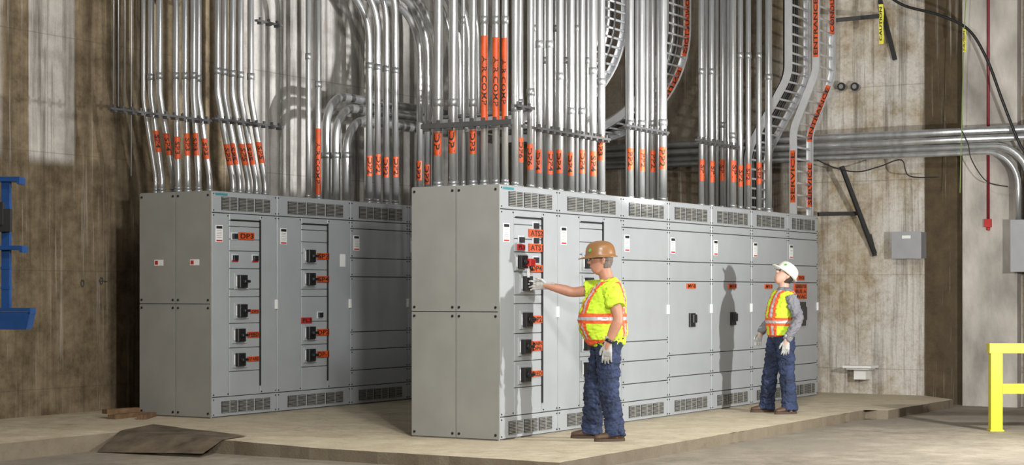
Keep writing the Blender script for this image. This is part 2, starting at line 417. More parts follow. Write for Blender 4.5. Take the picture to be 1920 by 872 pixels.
specA=[('dist',A1,(.25,.75)),('dist',A2,(.43,.90)),('plain',[],None),('door',[('l','MV-B',.56,1.39,.22,.055),('h',.58,1.02)],None),
       ('door',[('l','MV-4',.56,1.39,.22,.055),('h',.58,1.02)],None),('door',[('l','MV-3',.5,1.39,.22,.055),('h',.55,1.02)],None),
       ('door',[('l','SWGR',.42,1.50,.22,.06),('l','GENERATOR\nBUS A\nMV-AC',.40,1.33,.42,.19),('big',.42,1.05)],None)]
labsA=['grey switchgear cabinet with breaker column and bolted side panels','grey switchgear cabinet with column of black circuit breakers','plain grey switchgear cabinet with vent grilles',
 'grey switchgear cabinet with orange label and black handle','grey switchgear cabinet with black handle catching a shadow','grey switchgear cabinet beside worker in white hard hat','grey end switchgear cabinet with large black breaker']
for i,(k,it,st) in enumerate(specA):
    cabinet(AX+ea[i],AY,0,ea[i+1]-ea[i],.942,k,it,labsA[i],first=(i==0),teal=(i==0),stile=st or (.25,.75))
eb=[0,1.036,2.344,3.484,4.6,5.7,6.75]
specB=[('dist',B1,(.27,.755)),('dist',B2,(.42,.88)),('plain',[],None),('plain',[],None),('plain',[],None),('plain',[],None)]
labsB=['grey switchgear cabinet near concrete wall with breakers and side panels','grey switchgear cabinet with column of black circuit breakers','plain grey switchgear cabinet with vent grilles','plain grey switchgear cabinet with vent grilles','plain grey switchgear cabinet with vent grilles','plain grey switchgear cabinet with vent grilles']
for i,(k,it,st) in enumerate(specB):
    cabinet(BX+eb[i],BY,BZ,eb[i+1]-eb[i],.959,k,it,labsB[i],first=(i==0),teal=(i==0),stile=st or (.25,.75),stickers=True)

# ---------------------------------------------------------------- conduits
def fillet(pts,rad,n=10):
    pts=[Vector(p) for p in pts]; out=[pts[0]]
    for i in range(1,len(pts)-1):
        p=pts[i]; a=(pts[i-1]-p); b=(pts[i+1]-p); la,lb=a.length,b.length; a.normalize(); b.normalize()
        ang=a.angle(b); rr=rad[i-1] if isinstance(rad,(list,tuple)) else rad
        d=min(rr/math.tan(ang/2),la*.49,lb*.49)
        p0=p+a*d; p2=p+b*d
        rr=d*math.tan(ang/2); bis=(a+b).normalized(); c=p+bis*(rr/math.sin(ang/2))
        v0=p0-c; v2=p2-c; tot=v0.angle(v2)
        for k in range(n+1):
            t=k/n; s0=math.sin((1-t)*tot)/math.sin(tot); s1=math.sin(t*tot)/math.sin(tot)
            out.append(c+v0*s0+v2*s1)
    out.append(pts[-1]); return out
def at_z(path,z):
    for a,b in zip(path,path[1:]):
        if (a.z-z)*(b.z-z)<=0 and abs(a.z-b.z)>1e-6: return a.lerp(b,(z-a.z)/(b.z-a.z))
    return path[0]
def conduit(path,r,lab=None,coup=(),group='galvanized conduits above the switchgear',label='galvanized steel conduit rising from grey switchgear',hub=True,mat='galv',up=False):
    path=[Vector(p) for p in path]; o=path[0].copy()
    mb=MB(); mb.tube([p-o for p in path],r,16)
    c=mb.obj('conduit',M[mat],None,o); tag(c,label,'conduit',group)
    if hub:
        h=MB(); h.tube([(0,0,0),(0,0,.03)],r*1.3,12); h.tube([(0,0,.03),(0,0,.06)],r*1.15,16); h.obj('hub',M['galvd'],c)
    for z in coup:
        p=at_z(path,z)-o; q=at_z(path,z+.07)-o; k=MB(); k.tube([p,q],r*1.14,16); k.obj('coupling',M['galvd'],c)
    if lab:
        z0,z1,t,cm=lab; dz=random.uniform(-.03,.03); z0+=dz; z1+=dz
        p=at_z(path,z0); q=at_z(path,z1); a0=math.pi+TH+random.uniform(-.5,.5)
        # sticker wrapped over half of the pipe
        k=MB(); vs=[]; n=12; sp_=1.05; rs=r+.0018
        for i in range(n+1):
            a=a0-sp_+2*sp_*i/n; d=Vector((math.cos(a)*rs,math.sin(a)*rs,0)); vs+= [p-o+d,q-o+d]
        k.add(vs,[(2*i,2*i+2,2*i+3,2*i+1) for i in range(n)],0,True); s=k.obj('marker_sleeve',M[cm],c)
        if t: curve_text(s,t,p,q,r+.0045,min(r*1.45,.08),up=up,org=o,a0=a0)
    return c
HI=5.9
ORL='galvanized steel conduit with orange marker sleeve above switchgear'
G1='conduits clamped to strut over first cabinet'
for px,r,l in ((822,.042,(247,290,'DP1')),(850,.042,(247,290,'DP1')),(869,.018,None),(887,.034,(245,290,'DP3')),(908,.033,(62,230,'AIR COMP')),(930,.033,(65,230,'AIR COMP')),(947,.030,(66,230,'AIR COMP'))):
    X=13.44; Y=X/g(px); lab=None
    if l: lab=(zat(l[1],X,Y),zat(l[0],X,Y),l[2],'orange')
    conduit([(X,Y,TOP),(X,Y,3.2),(X,Y,HI)],r,lab,(zat(200 if l and l[2]!='AIR COMP' else 45,X,Y),),G1,ORL if l else 'thin galvanized conduit above switchgear')
G2='conduits over tall switchgear row'
def rowA(px,Y,r,l=None,coup=None,grp=G2,X=None):
    X=Y*g(px); lab=None
    if l: lab=(zat(l[1],X,Y),zat(l[0],X,Y),l[2],'orange')
    conduit([(X,Y,TOP),(X,Y,3.3),(X,Y,HI)],r,lab,(zat(coup,X,Y),) if coup else (),grp,ORL if l else 'galvanized steel conduit rising from grey switchgear')
rowA(966,8.22,.034,None,210)
rowA(975,8.48,.032,(258,304,'DP6'),200); rowA(995,8.30,.034,(266,314,'DP6'),180)
for px in (1011,1030,1050,1071,1091): rowA(px,8.42,.034,(282,326,'DP4'),random.choice((150,215,90)))
rowA(1112,8.20,.038,(280,326,'SP4'),140); rowA(1128,8.30,.038,(252,298,'SP3'),160)
for px in (1002,1021,1041,1061,1082,1102): rowA(px,8.75,.026,None,random.choice((120,170,60)))
for px in (1182,1203,1223): rowA(px,8.40,.036,(280,321,'PP2'),random.choice((212,238)))
rowA(1243,8.25,.044,(278,320,'PP2'),236)
for px in (1176,1194,1213,1234): rowA(px,8.72,.022)
for px in (1315,1334,1355): rowA(px,8.42,.034,(300,340,'SP1'),random.choice((240,140)))
rowA(1374,8.22,.040,(300,340,'SP1'),260)
for px in (1388,1403,1423): rowA(px,8.28,.033,(306,346,'SP2'),random.choice((200,110)))
rowA(1441,8.16,.042,None,150)
for px in (1324,1344,1365,1390): rowA(px,8.70,.022)
G3='conduits over switchgear near the wall'
TB=TOP+BZ
def rowB(pxb,pxt,Y,r,l,zb=(3.0,3.3),coup=()):
    X0=Y*g(pxb); Xt=Y*g(pxt)
    if abs(pxb-pxt)<1: path=[(X0,Y,TB),(X0,Y,3.2),(X0,Y,HI)]
    else: path=fillet([(X0,Y,TB),(X0,Y,TB+.16),(Xt,Y,zb[1]),(Xt,Y,HI)],.45,6)
    lab=None
    path=[Vector(p) for p in path]
    if l: lab=(zat(l[1],X0,Y),zat(l[0],X0,Y),l[2],'orange')
    conduit(path,r,lab,coup,G3,ORL if l else 'galvanized steel conduit rising from grey switchgear')
for a,b,Y,r,l in ((303,283,12.34,.033,(250,290,'SP4')),(325,299,12.20,.033,(252,292,'SP4')),(334,330,12.05,.032,(252,294,'SP3')),(352,347,11.97,.032,(252,294,'SP3')),(372,363,11.88,.032,(254,296,'SP3')),(393,372,12.0,.032,(260,298,'SP3'))):
    rowB(a,b,Y,r,l,(3,3.35),(3.5,))
for a,b in ((437,408),(450,421),(466,436),(481,451),(497,470)):
    rowB(a,b,11.95,.035,(267,306,'SP5'),(3,3.40),(3.6,))
rowB(292,269,12.40,.022,None,(3,3.3))
rowB(578,578,11.8,.030,None,coup=(3.9,)); rowB(597,597,11.75,.034,(237,366,'AIR COMP'),coup=(3.6,))
for i,(px,zt,Y) in enumerate(((612,3.66,12.40),(630,3.52,12.28),(650,3.37,12.15))):
    X=Y*g(px); p=fillet([(X,Y,TB),(X,Y,zt),(X+5.0,Y,zt)],.38,12)
    conduit(p,.052,None,(2.9,),'large conduits turning above switchgear','large galvanized conduit bending to horizontal above switchgear')
for i,px in enumerate((692,708,724,741)):
    Y=11.68; X=Y*g(px); zt=4.75+.13*i; p=fillet([(X,Y,TB),(X,Y,zt),(X-1.25,Y,zt)],.55,12)
    conduit(p,.038,(zat(331,X,Y),zat(293,X,Y),'DP2','orange'),(3.9,),'conduits sweeping overhead','galvanized conduit with orange sleeve sweeping overhead')
for px,zt,rr in ((787,4.78,.6),(802,4.90,.7),(816,5.02,.8),(846,5.14,.85),(862,5.26,.9),(879,5.38,.95),(896,5.50,1.0)):
    Y=11.90; X=Y*g(px); p=fillet([(X,Y,TB),(X,Y,zt),(X-2.1,Y,zt)],rr,12)
    lab=(zat(343,X,Y),zat(306,X,Y),'DP2','orange') if px<810 else None
    conduit(p,.042,lab,(),'conduits sweeping overhead','galvanized conduit sweeping overhead from switchgear')
def strut(p0,p1,label='dark steel strut channel clamped across conduits',h=.045,rods=()):
    mb=MB(); p0=Vector(p0);p1=Vector(p1); mb.bar(p0,p1,.042,h)
    n=max(2,int((p1-p0).length/.12))
    for i in range(n):
        p=p0.lerp(p1,(i+.5)/n); mb.box(p.x-.018,p.x+.018,p.y-.03,p.y+.03,p.z-h/2-.022,p.z-h/2)
        mb.box(p.x-.012,p.x+.012,p.y-.012,p.y+.012,p.z+h/2,p.z+h/2+.03)
    o=mb.obj('strut_channel',M['strut']); tag(o,label,'strut channel',group='strut channels holding conduits')
    return o
def wstrut(px0,py0,px1,Y,galv=True):
    a=onY(px0,py0,Y); b=Vector((Y*g(px1),Y,a.z)); return strut(a,b,h=.022)
strut((13.375,8.0,2.86),(13.375,8.98,2.86))
for q in ((968,198,1000,8.16),(1005,240,1142,8.12),(1172,235,1252,8.17),(1306,262,1384,8.14)): wstrut(*q)
for q in ((205,203,395,11.80),(400,222,530,11.88),(480,38,527,11.9)): wstrut(*q)
for px in (213,222,234,246):
    a=onY(px,330 if px==246 else 200,12.35); mb=MB(); mb.tube([(0,0,0),(0,0,HI-a.z)],.007,8); o=mb.obj('threaded_rod',M['galvd'],None,a); tag(o,'thin threaded steel rod hanging beside conduits','rod',group='hanging threaded rods')

# ---------------------------------------------------------------- cable trays
def tray(X0,X1,path,label,marks=(),rung=.15):
    o=empty('cable_tray',(X0,path[0].y,path[0].z),label,'cable tray',group='aluminium ladder cable trays')
    o0=Vector(o.location)
    n=len(path); T=[(path[min(i+1,n-1)]-path[max(i-1,0)]).normalized() for i in range(n)]
    W=Vector((1,0,0)); H=[t.cross(W).normalized() for t in T]
    cum=[0]
    for i in range(1,n): cum.append(cum[-1]+(path[i]-path[i-1]).length)
    RH=.045
    for X,sg in ((X0,1),(X1,-1)):
        vs=[];fs=[]
        for p,h in zip(path,H):
            c=Vector((X,p.y,p.z))-o0
            for a,b in ((0,-RH),(.030*sg,-RH),(.030*sg,-RH+.008),(.006*sg,-RH+.008),(.006*sg,RH-.008),(.030*sg,RH-.008),(.030*sg,RH),(0,RH)):
                vs.append(c+W*a+h*b)
        for i in range(n-1):
            for j in range(8): fs.append((i*8+j,i*8+(j+1)%8,(i+1)*8+(j+1)%8,(i+1)*8+j))
        mb=MB(); mb.add(vs,fs); r=mb.obj('rail',M['alu'],o)
    def pos(s):
        for i in range(1,n):
            if cum[i]>=s:
                k=(s-cum[i-1])/(cum[i]-cum[i-1]); return path[i-1].lerp(path[i],k),H[i-1].lerp(H[i],k).normalized()
        return path[-1],H[-1]
    s=.1
    while s<cum[-1]:
        p,h=pos(s); mb=MB(); mb.tube([(X0+.006-o0.x,p.y-o0.y,p.z-o0.z),(X1-.006-o0.x,p.y-o0.y,p.z-o0.z)],.014,8); mb.obj('rung',M['alu'],o); s+=rung
    for (X,s0,s1,t) in marks:
        vs=[];fs=[];k=12; off=.003 if X==X0 else .010
        for i in range(k+1):
            p,h=pos(s0+(s1-s0)*i/k); c=Vector((X-off,p.y,p.z))-o0; vs+= [c-h*.034,c+h*.034]
        for i in range(k): fs.append((2*i,2*i+1,2*i+3,2*i+2))
        mb=MB(); mb.add(vs,fs); st=mb.obj('marker_strip',M['orange'],o)
        tv,tf,asp=text2d(t); out=[]
        for a,b in tv:
            p,h=pos((s0+s1)/2+a*(s1-s0)*.92); out.append(Vector((X-off-.003,p.y,p.z))-o0+h*(-b if h.y>0 else b)*-.052)
        mb=MB(); mb.add(out,tf); mb.obj('lettering',M['ink'],st)
    return o
def P3(y,z): return Vector((0,y,z))
LX0,LX1=20.36,20.95
pth=fillet([P3(8.10,TOP),P3(8.10,3.35),P3(7.80,4.05),P3(7.80,6.0)],.5,8)
tray(LX0,LX1,pth,'aluminium ladder cable tray with orange service entrance markers',
   ((LX0,.15,.80,'SERVICE'),(LX0,2.0,2.75,'ENTRANCE'),(LX1,.12,.68,'SERVICE'),(LX1,.95,1.70,'ENTRANCE'),(LX1,2.35,3.2,'CONDUCTORS'),(LX0,2.9,3.4,'SERVICE')))
pth=fillet([P3(8.62,TOP),P3(8.62,3.1),P3(8.08,4.0),P3(8.08,6.0)],.5,8)
tray(20.15,20.80,pth,'aluminium ladder cable tray with cables rising behind conduits',(),.12)
def arcp(y0,zc,r):
    pts=[P3(y0,6.2)]
    for i in range(17):
        a=math.radians(90*i/16); pts.append(P3(y0+r-r*math.cos(a),zc-r*math.sin(a)))
    pts.append(P3(11.2,zc-r)); return pts
tray(18.6,19.25,arcp(9.02,4.54,1.3),'curved aluminium ladder cable tray with orange conductor markers',((19.25,1.2,2.0,'CONDUCTORS'),(19.25,2.15,2.95,'ENTRANCE')),.12)
tray(17.0,17.65,arcp(9.05,4.5,1.2),'curved aluminium ladder cable tray behind conduits',(),.10)
for (xa_,yy,zc,rr,cnt) in ((17.1,9.13,4.5,1.12,4),(18.72,9.10,4.54,1.22,4)):
    for i in range(cnt):
        X=xa_+i*.14; pth=[Vector((X,p.y,p.z)) for p in arcp(yy,zc,rr)]
        mb=MB(); o0=pth[0].copy(); mb.tube([p-o0 for p in pth],.026,10); tag(mb.obj('power_cable',M['cable'] if i%2 else M['galvd'],None,o0),'power cable lying along curved ladder tray','cable','cables on ladder tray')
for i in range(4):
    X=20.24+i*.13; pth=fillet([(X,8.70,TOP),(X,8.70,3.1),(X,8.16,4.0),(X,8.16,5.9)],.5,6)
    mb=MB(); o0=Vector(pth[0]); mb.tube([p-o0 for p in pth],.022,10); tag(mb.obj('power_cable',M['cable'],None,o0),'black power cable strapped to ladder tray','cable','cables on ladder tray')

# ---------------------------------------------------------------- end wall services
EW='horizontal conduits along concrete wall'
for i,(pl,r) in enumerate(((262,.05),(276,.042),(290,.05),(300,.035))):
    X=21.32-.11*(i%2); z=zat(pl-2,X,X/g(1530))
    if i<2: p=[(X,11.3,z),(X,7,z),(X,4.6,z)]
    else:
        Yend=5.42+.11*(i-2)
        p=fillet([(X,11.3,z),(X,Yend,z),(X,Yend,2.19)],.55,10)
    conduit(p,r,None,(),EW,'galvanized conduit running horizontally along concrete wall',hub=False)
def wallobj(name,mb,mats,label,cat,loc=(0,0,0)):
    o=mb.obj(name,mats,None,loc); tag(o,label,cat); return o
a=onX(1677,436,21.55); b=onX(1730,484,21.55)
box=empty('junction_box',(21.6,(a.y+b.y)/2,b.z),'grey steel junction box on concrete wall','electrical box')
w=abs(a.y-b.y)/2; h=a.z-b.z
mb=MB(); mb.box(-.12,.098,-w,w,0,h); mb.obj('body',M['gbox'],box)
mb=MB(); mb.box(-.135,-.12,-w-.008,w+.008,-.006,h+.006); mb.box(-.14,-.135,-w*.3,w*.3,h*.75,h*.87,1); mb.obj('cover',[M['gbox'],M['white']],box)
box=empty('junction_box',(21.36,5.44,zat(510,21.4,5.6)),'grey steel pull box under wall conduits','electrical box')
mb=MB(); mb.box(-.20,.33,-.42,.16,0,.62); mb.obj('body',M['gbox'],box)
mb=MB(); mb.box(-.212,-.20,-.43,.17,.0,.63); mb.obj('cover',M['gbox'],box)
p=onX(1853,420,21.48)
o=empty('fire_pipe',(p.x,p.y,p.z),'dark red pipe on pilaster ending in red fitting','pipe')
mb=MB(); mb.tube([(0,0,.05),(0,0,5)],.018,10); mb.obj('pipe',M['redpipe'],o)
mb=MB(); mb.box(-.045,.02,-.04,.04,-.04,.06); mb.tube([(0,0,-.04),(0,0,-.08)],.02,10); mb.obj('fitting',M['red'],o)
def bracket(segs,label):
    mb=MB(); 
    for (a,b) in segs: mb.bar(a,b,.045,.05)
    o=mb.obj('wall_bracket',M['blackst']); tag(o,label,'bracket',group='black strut brackets on wall'); return o
XW=21.65
bracket([(onX(1534,402,21.2),onX(1612,400,XW)),(onX(1578,312,21.3),onX(1640,476,XW)),(onX(1630,440,XW),onX(1640,480,XW))],'black angled strut bracket on concrete wall')
bracket([(onX(1566,38,21.3),onX(1650,30,XW)),(onX(1650,0,XW),onX(1678,112,XW))],'black angled strut bracket high on concrete wall')
for px in (1583,1608):
    p=onX(px,164,21.7); mb=MB(); mb.tube([(0,0,0),(-.10,0,0)],.045,14); mb.tube([(-.10,0,0),(-.12,0,0)],.055,12,1); mb.tube([(-.12,0,0),(-.125,0,0)],.03,12,0)
    tag(mb.obj('pipe_stub',[M['galvd'],M['blackst']],None,p),'short capped pipe stub in concrete wall','pipe stub',group='pipe stubs in wall')
def cable(pts,r,mat,name,label,cat):
    pts=[Vector(p) for p in pts]; 
    out=[]
    n=len(pts)
    for i in range(n-1):
        p0=pts[max(i-1,0)];p1=pts[i];p2=pts[i+1];p3=pts[min(i+2,n-1)]
        for k in range(8):
            t=k/8; out.append(.5*((2*p1)+(p2-p0)*t+(2*p0-5*p1+4*p2-p3)*t*t+(3*p1-p0-3*p2+p3)*t**3))
    out.append(pts[-1]); o0=out[0].copy()
    mb=MB(); mb.tube([p-o0 for p in out],r,8); o=mb.obj(name,M[mat],None,o0); tag(o,label,cat); return o
cable([onX(a,b,21.10) for a,b in ((1640,-30),(1690,8),(1760,28),(1815,55),(1850,110),(1880,190),(1912,270),(1935,300))],.018,'cable','power_cable','thick black cable looping along concrete wall','cable')
cable([onX(a,b,21.12) for a,b in ((1800,238),(1815,270),(1822,300),(1850,340),(1890,350))],.007,'cable','power_cable','thin black cable sagging below wall conduits','cable')
cable([onX(a,b,21.12) for a,b in ((1532,300),(1570,316),(1610,322),(1650,312),(1690,300),(1705,330),(1760,332))],.008,'cable','power_cable','thin black cable sagging below wall conduits','cable')
cable([onX(a,b,21.05) for a,b in ((1812,-20),(1808,60),(1804,200),(1800,362))],.006,'green','rope','thin green rope hanging from above','rope')
for px,p0,p1,hw in ((1653,8,82,.028),(1809,55,98,.018)):
    a=onX(px,p0,21.0); b=onX(px-1,p1,21.0); 
    o=empty('caution_tape',b,'strip of yellow caution tape hanging down','tape',group='hanging caution tapes')
    vs=[];H=a.z-b.z;k=8
    for i in range(k+1):
        z=H*i/k; off=.012*math.sin(i*1.3); vs+= [(off,hw,z),(off+.01,-hw,z)]
    mb=MB(); mb.add(vs,[(2*i,2*i+1,2*i+3,2*i+2) for i in range(k)]); st=mb.obj('strip',M['tape'],o)
    tv,tf,asp=text2d('CAUTION'); mb=MB(); mb.add([(-.014,by*hw*1.3,H/2+ax*H*.85) for ax,by in tv],tf)
    mb.obj('lettering',M['ink'],o)
p=onX(1611,690,21.5)
mb=MB(); mb.box(-.10,.2,-.19,.19,.0,.03); mb.box(-.06,.2,-.15,.15,-.02,.0); mb.box(.02,.2,-.08,.08,-.15,-.02,0)
wallobj('wall_basin',mb,[M['white'],M['gbox']],'small pale basin mounted low on concrete wall','basin',p)

# ---------------------------------------------------------------- yellow guard rail
o=empty('guard_rail',(17.82,4.88,-.1),'bright yellow steel safety guard rail on floor','guard rail',rz=math.atan2(R.y,R.x))
for x in (.0,1.25):
    mb=MB(); mb.box(x-.06,x+.06,-.05,.05,.015,.80); mb.obj('post',M['yellow'],o)
    mb=MB(); mb.box(x-.07,x+.07,-.07,.07,0,.015); mb.obj('base_plate',M['yellow'],o)
for z in (.80,.385):
    mb=MB(); mb.box(-.075 if z>.7 else .06,1.4,-.06,.06,z,z+.10); mb.obj('rail',M['yellow'],o)

# ---------------------------------------------------------------- blue rack
bp=Vector((0,0,0))+F*13+R*((12-960)/FL*13); bp.z=-.1
o=empty('storage_rack',bp,'blue painted steel rack frame with bracket arms','rack',rz=math.atan2(R.y,R.x))
mb=MB(); mb.box(-.26,-.16,-.05,.05,0,2.6); mb.obj('upright',M['blue'],o)
mb=MB(); mb.box(-.03,.03,-.03,.03,1.30,2.26)
for zz in (1.45,1.6,1.9,2.05): mb.box(-.034,.034,-.034,.034,zz,zz+.02)
mb.obj('post',M['blue'],o)
for z0,z1,x1 in ((2.255,2.29,.12),(1.745,1.775,.14),(1.285,1.31,.20)):
    mb=MB(); mb.box(-.16,x1,-.08,.08,z0,z1); mb.box(x1-.02,x1,-.08,.08,z0-.02,z0); mb.obj('arm',M['blue'],o)
mb=MB(); mb.add([(-.16,-.08,1.28),(.20,-.08,1.28),(.17,-.08,1.15),(-.16,-.08,1.15),(-.16,.08,1.28),(.20,.08,1.28),(.17,.08,1.15),(-.16,.08,1.15)],[(0,3,2,1),(4,5,6,7),(0,1,5,4),(1,2,6,5),(2,3,7,6),(3,0,4,7)]); mb.obj('bracket',M['blue'],o)
mb=MB(); mb.box(-.12,.05,-.08,-.02,1.88,2.05); mb.box(-.10,.0,-.1,-.02,1.93,2.1); mb.obj('lock_plate',M['blackst'],o)

# ---------------------------------------------------------------- checker plate, boards
bm=bmesh.new(); q=[Vector((11.44,9.95,0)),Vector((12.15,10.05,0)),Vector((12.42,11.42,0)),Vector((11.33,11.08,0))]
nu,nv=24,30; gr=[]
for j in range(nv+1):
    row=[]
    for i in range(nu+1):
        u=i/nu;v=j/nv; p=q[0].lerp(q[1],u).lerp(q[3].lerp(q[2],u),v)
        t=min(1,max(0,(p.x-11.34)/.42)); zt=-.094*(1-t)+(padz(p.y)+.010)*t
        p.z=zt+.005*abs(math.sin(v*5.2))*u
        row.append(bm.verts.new(p))
    gr.append(row)
for j in range(nv):
    for i in range(nu): bm.faces.new((gr[j][i],gr[j][i+1],gr[j+1][i+1],gr[j+1][i]))
bmesh.ops.solidify(bm,geom=bm.faces[:],thickness=.006)
me=bpy.data.meshes.new('checker_plate'); bm.to_mesh(me); bm.free(); me.materials.append(M['plateS'])
nt=M['plateS'].node_tree; bs=nt.nodes['Principled BSDF']; tc=nt.nodes.new('ShaderNodeTexCoord'); ck=nt.nodes.new('ShaderNodeTexChecker'); ck.inputs['Scale'].default_value=24
mpn=nt.nodes.new('ShaderNodeMapping'); mpn.inputs['Rotation'].default_value=(0,0,.78); nt.links.new(tc.outputs['Object'],mpn.inputs[0]); nt.links.new(mpn.outputs[0],ck.inputs[0])
bq=nt.nodes.new('ShaderNodeBump'); bq.inputs['Strength'].default_value=.6; bq.inputs['Distance'].default_value=.005; nt.links.new(ck.outputs['Fac'],bq.inputs['Height']); nt.links.new(bq.outputs[0],bs.inputs['Normal'])
tag(mk('checker_plate',me),'worn steel checker plate ramp bridging pad edge','steel plate')
for i,(dx,dy,rz,L) in enumerate(((0,0,.1,.5),(.05,-.1,.5,.42),(-.02,.06,-.2,.4))):
    mb=MB(); mb.box(-L/2,L/2,-.045,.045,0,.045); b=mb.obj('wooden_block',M['wood'],None,(13.05+dx,12.35+dy,.056+(.046 if i==2 else 0))); b.rotation_euler=(0,0,rz)
    if i==1: b.location.y-=.12
    tag(b,'short weathered timber block on concrete beside cabinet','wood',group='timber blocks beside cabinet')
for px,py in ((153,531),(188,526)):
    p=onY(px,py,13.3); mb=MB(); pts=[(.022*math.cos(a),-.02,.035*math.sin(a)) for a in [i*math.pi/8 for i in range(17)]]
    mb.tube(pts,.004,6,caps=False); mb.tube([(0,0,.03),(0,-.03,.03)],.007,8)
    if px>170: mb.bar((-.03,-.015,.0),(.09,-.02,-.01),.008,.008)
    tag(mb.obj('wall_anchor',M['strut'],None,p),'small iron ring anchor in concrete wall','anchor',group='ring anchors in wall')

# ---------------------------------------------------------------- people
def rings(bm,pts,ref,n=20):
    k=len(pts); rows=[]
    for i,(c,a,b) in enumerate(pts):
        c=Vector(c); t=(Vector(pts[min(i+1,k-1)][0])-Vector(pts[max(i-1,0)][0])).normalized()
        u=ref-t*ref.dot(t); u.normalize(); v=t.cross(u)
        rows.append([bm.verts.new(c+u*a*math.cos(2*math.pi*j/n)+v*b*math.sin(2*math.pi*j/n)) for j in range(n)])
    for i in range(k-1):
        for j in range(n): bm.faces.new((rows[i][j],rows[i][(j+1)%n],rows[i+1][(j+1)%n],rows[i+1][j]))
    for e,(r_,s) in enumerate(((rows[0],-1),(rows[-1],1))):
        bm.faces.new(r_ if s>0 else r_[::-1])
def dens(pts,m=3):
    P=[(Vector(c),a,b) for c,a,b in pts]; out=[];n=len(P)
    for i in range(n-1):
        for k in range(m):
            t=k/m; q=[P[max(i-1,0)],P[i],P[i+1],P[min(i+2,n-1)]]
            def cr(f): 
                p0,p1,p2,p3=[f(x) for x in q]
                return ((p1*2)+(p2-p0)*t+(p0*2-p1*5+p2*4-p3)*(t*t)+(p1*3-p0-p2*3+p3)*(t**3))*.5
            out.append((cr(lambda x:x[0]),cr(lambda x:x[1]),cr(lambda x:x[2])))
    out.append(P[-1]); return out
def finish(bm,name,mats,parent,voxel=.01,smooth=3,wr=0,wrs=9,fn=None,seed=0):
    bmesh.ops.recalc_face_normals(bm,faces=bm.faces[:])
    me=bpy.data.meshes.new(name); bm.to_mesh(me); bm.free()
    ob=bpy.data.objects.new('tmp_shape',me); COL.objects.link(ob)
    r=ob.modifiers.new('r','REMESH'); r.mode='VOXEL'; r.voxel_size=voxel
    if smooth: s=ob.modifiers.new('s','SMOOTH'); s.iterations=smooth; s.factor=.5
    bpy.context.view_layer.update()
    m2=bpy.data.meshes.new_from_object(ob.evaluated_get(bpy.context.evaluated_depsgraph_get()))
    bpy.data.objects.remove(ob); bpy.data.meshes.remove(me)
    m2.name=name
    if wr:
        nn=[v.normal.copy() for v in m2.vertices]
        for v,nv_ in zip(m2.vertices,nn):
            c=v.co; q=Vector((c.x*wrs,c.y*wrs,c.z*wrs*1.9))+Vector((seed,0,0))
            d=noise.noise(q)+.9*(.4-abs(noise.noise(q*1.9+Vector((3,1,c.x*4))))*2); v.co=c+nv_*(wr*d)
    m2.materials.clear()
    for m in mats: m2.materials.append(m)
    for p in m2.polygons:
        p.use_smooth=True
        p.material_index=fn(p.center,p.normal) if fn else 0
    m2.update()
    return mk(name,m2,parent)
YA=Vector((0,1,0))
def head_geo(bm,T,grow=0):
    hp=[((.060,0,-.118),.028,.024),((.050,0,-.103),.046,.048),((.036,0,-.075),.058,.068),((.018,0,-.04),.067,.088),((.006,0,0),.072,.098),((0,0,.04),.075,.100),((-.004,0,.08),.066,.088),((-.006,0,.105),.045,.06),((-.006,0,.118),.018,.025)]
    b2=bmesh.new(); rings(b2,dens([(c,a+grow,b+grow) for c,a,b in hp],2),YA,20)
    rings(b2,[((.092,0,.022),.008,.008),((.108,0,-.004),.011,.012),((.118,0,-.024),.016,.014),((.108,0,-.034),.012,.008)],YA,10)
    rings(b2,[((.078,0,-.058),.026,.008),((.098,0,-.058),.022,.009),((.103,0,-.058),.014,.006)],YA,10)
    rings(b2,[((.078,-.045,.030),.008,.009),((.096,-.02,.034),.009,.010),((.096,.02,.034),.009,.010),((.078,.045,.030),.008,.009)],Vector((0,0,1)),8)
    for s in (1,-1): rings(b2,[((-.002,s*.066,-.028),.006,.010),((-.006,s*.078,-.012),.007,.016),((-.010,s*.082,.008),.007,.019),((-.006,s*.076,.026),.005,.012)],YA,10)
    b2.transform(T); me=bpy.data.meshes.new('t'); b2.to_mesh(me); b2.free(); bm.from_mesh(me); bpy.data.meshes.remove(me)
def hand_geo(bm,wrist,d,thumb,back,curl=.35,s=1.0,gr=.0105):
    d=d.normalized(); back=back-d*back.dot(d); back.normalize(); thumb=thumb-d*thumb.dot(d)-back*thumb.dot(back); thumb.normalize()
    def W(x,y,z): return wrist+(d*x+thumb*y+back*z)*s
    rings(bm,[(W(-.07,0,0),.034*s,.028*s),(W(-.02,0,0),.033*s,.026*s),(W(.02,.002,0),.038*s,.020*s),(W(.06,.0,0),.043*s,.018*s),(W(.098,0,-.003),.040*s,.014*s)],thumb,16)
    for i,(y,L) in enumerate(((.034,.074),(.0115,.084),(-.0115,.078),(-.034,.060))):
        p=[W(.075,y,0)]; a=curl*(.45+.12*i); x,z=.097,-.002; p.append(W(x,y,z)); y2=y
        for k,fr in enumerate((.45,.31,.24)):
            x+=math.cos(a)*L*fr; z-=math.sin(a)*L*fr; y2+=y*.06; p.append(W(x,y2,z)); a+=curl
        rad=[gr,gr,gr*.98,gr*.90,gr*.72]
        rings(bm,[(q,r*s*.93,r*s*.93) for q,r in zip(p,rad)],thumb+back*.3,10)
    p=[W(.015,.025,-.004),W(.045,.052,-.012),W(.075,.064,-.022),W(.100,.066,-.034)]
    rings(bm,[(q,r*s,r*s) for q,r in zip(p,(.015,.0135,.012,.009))],back,10)
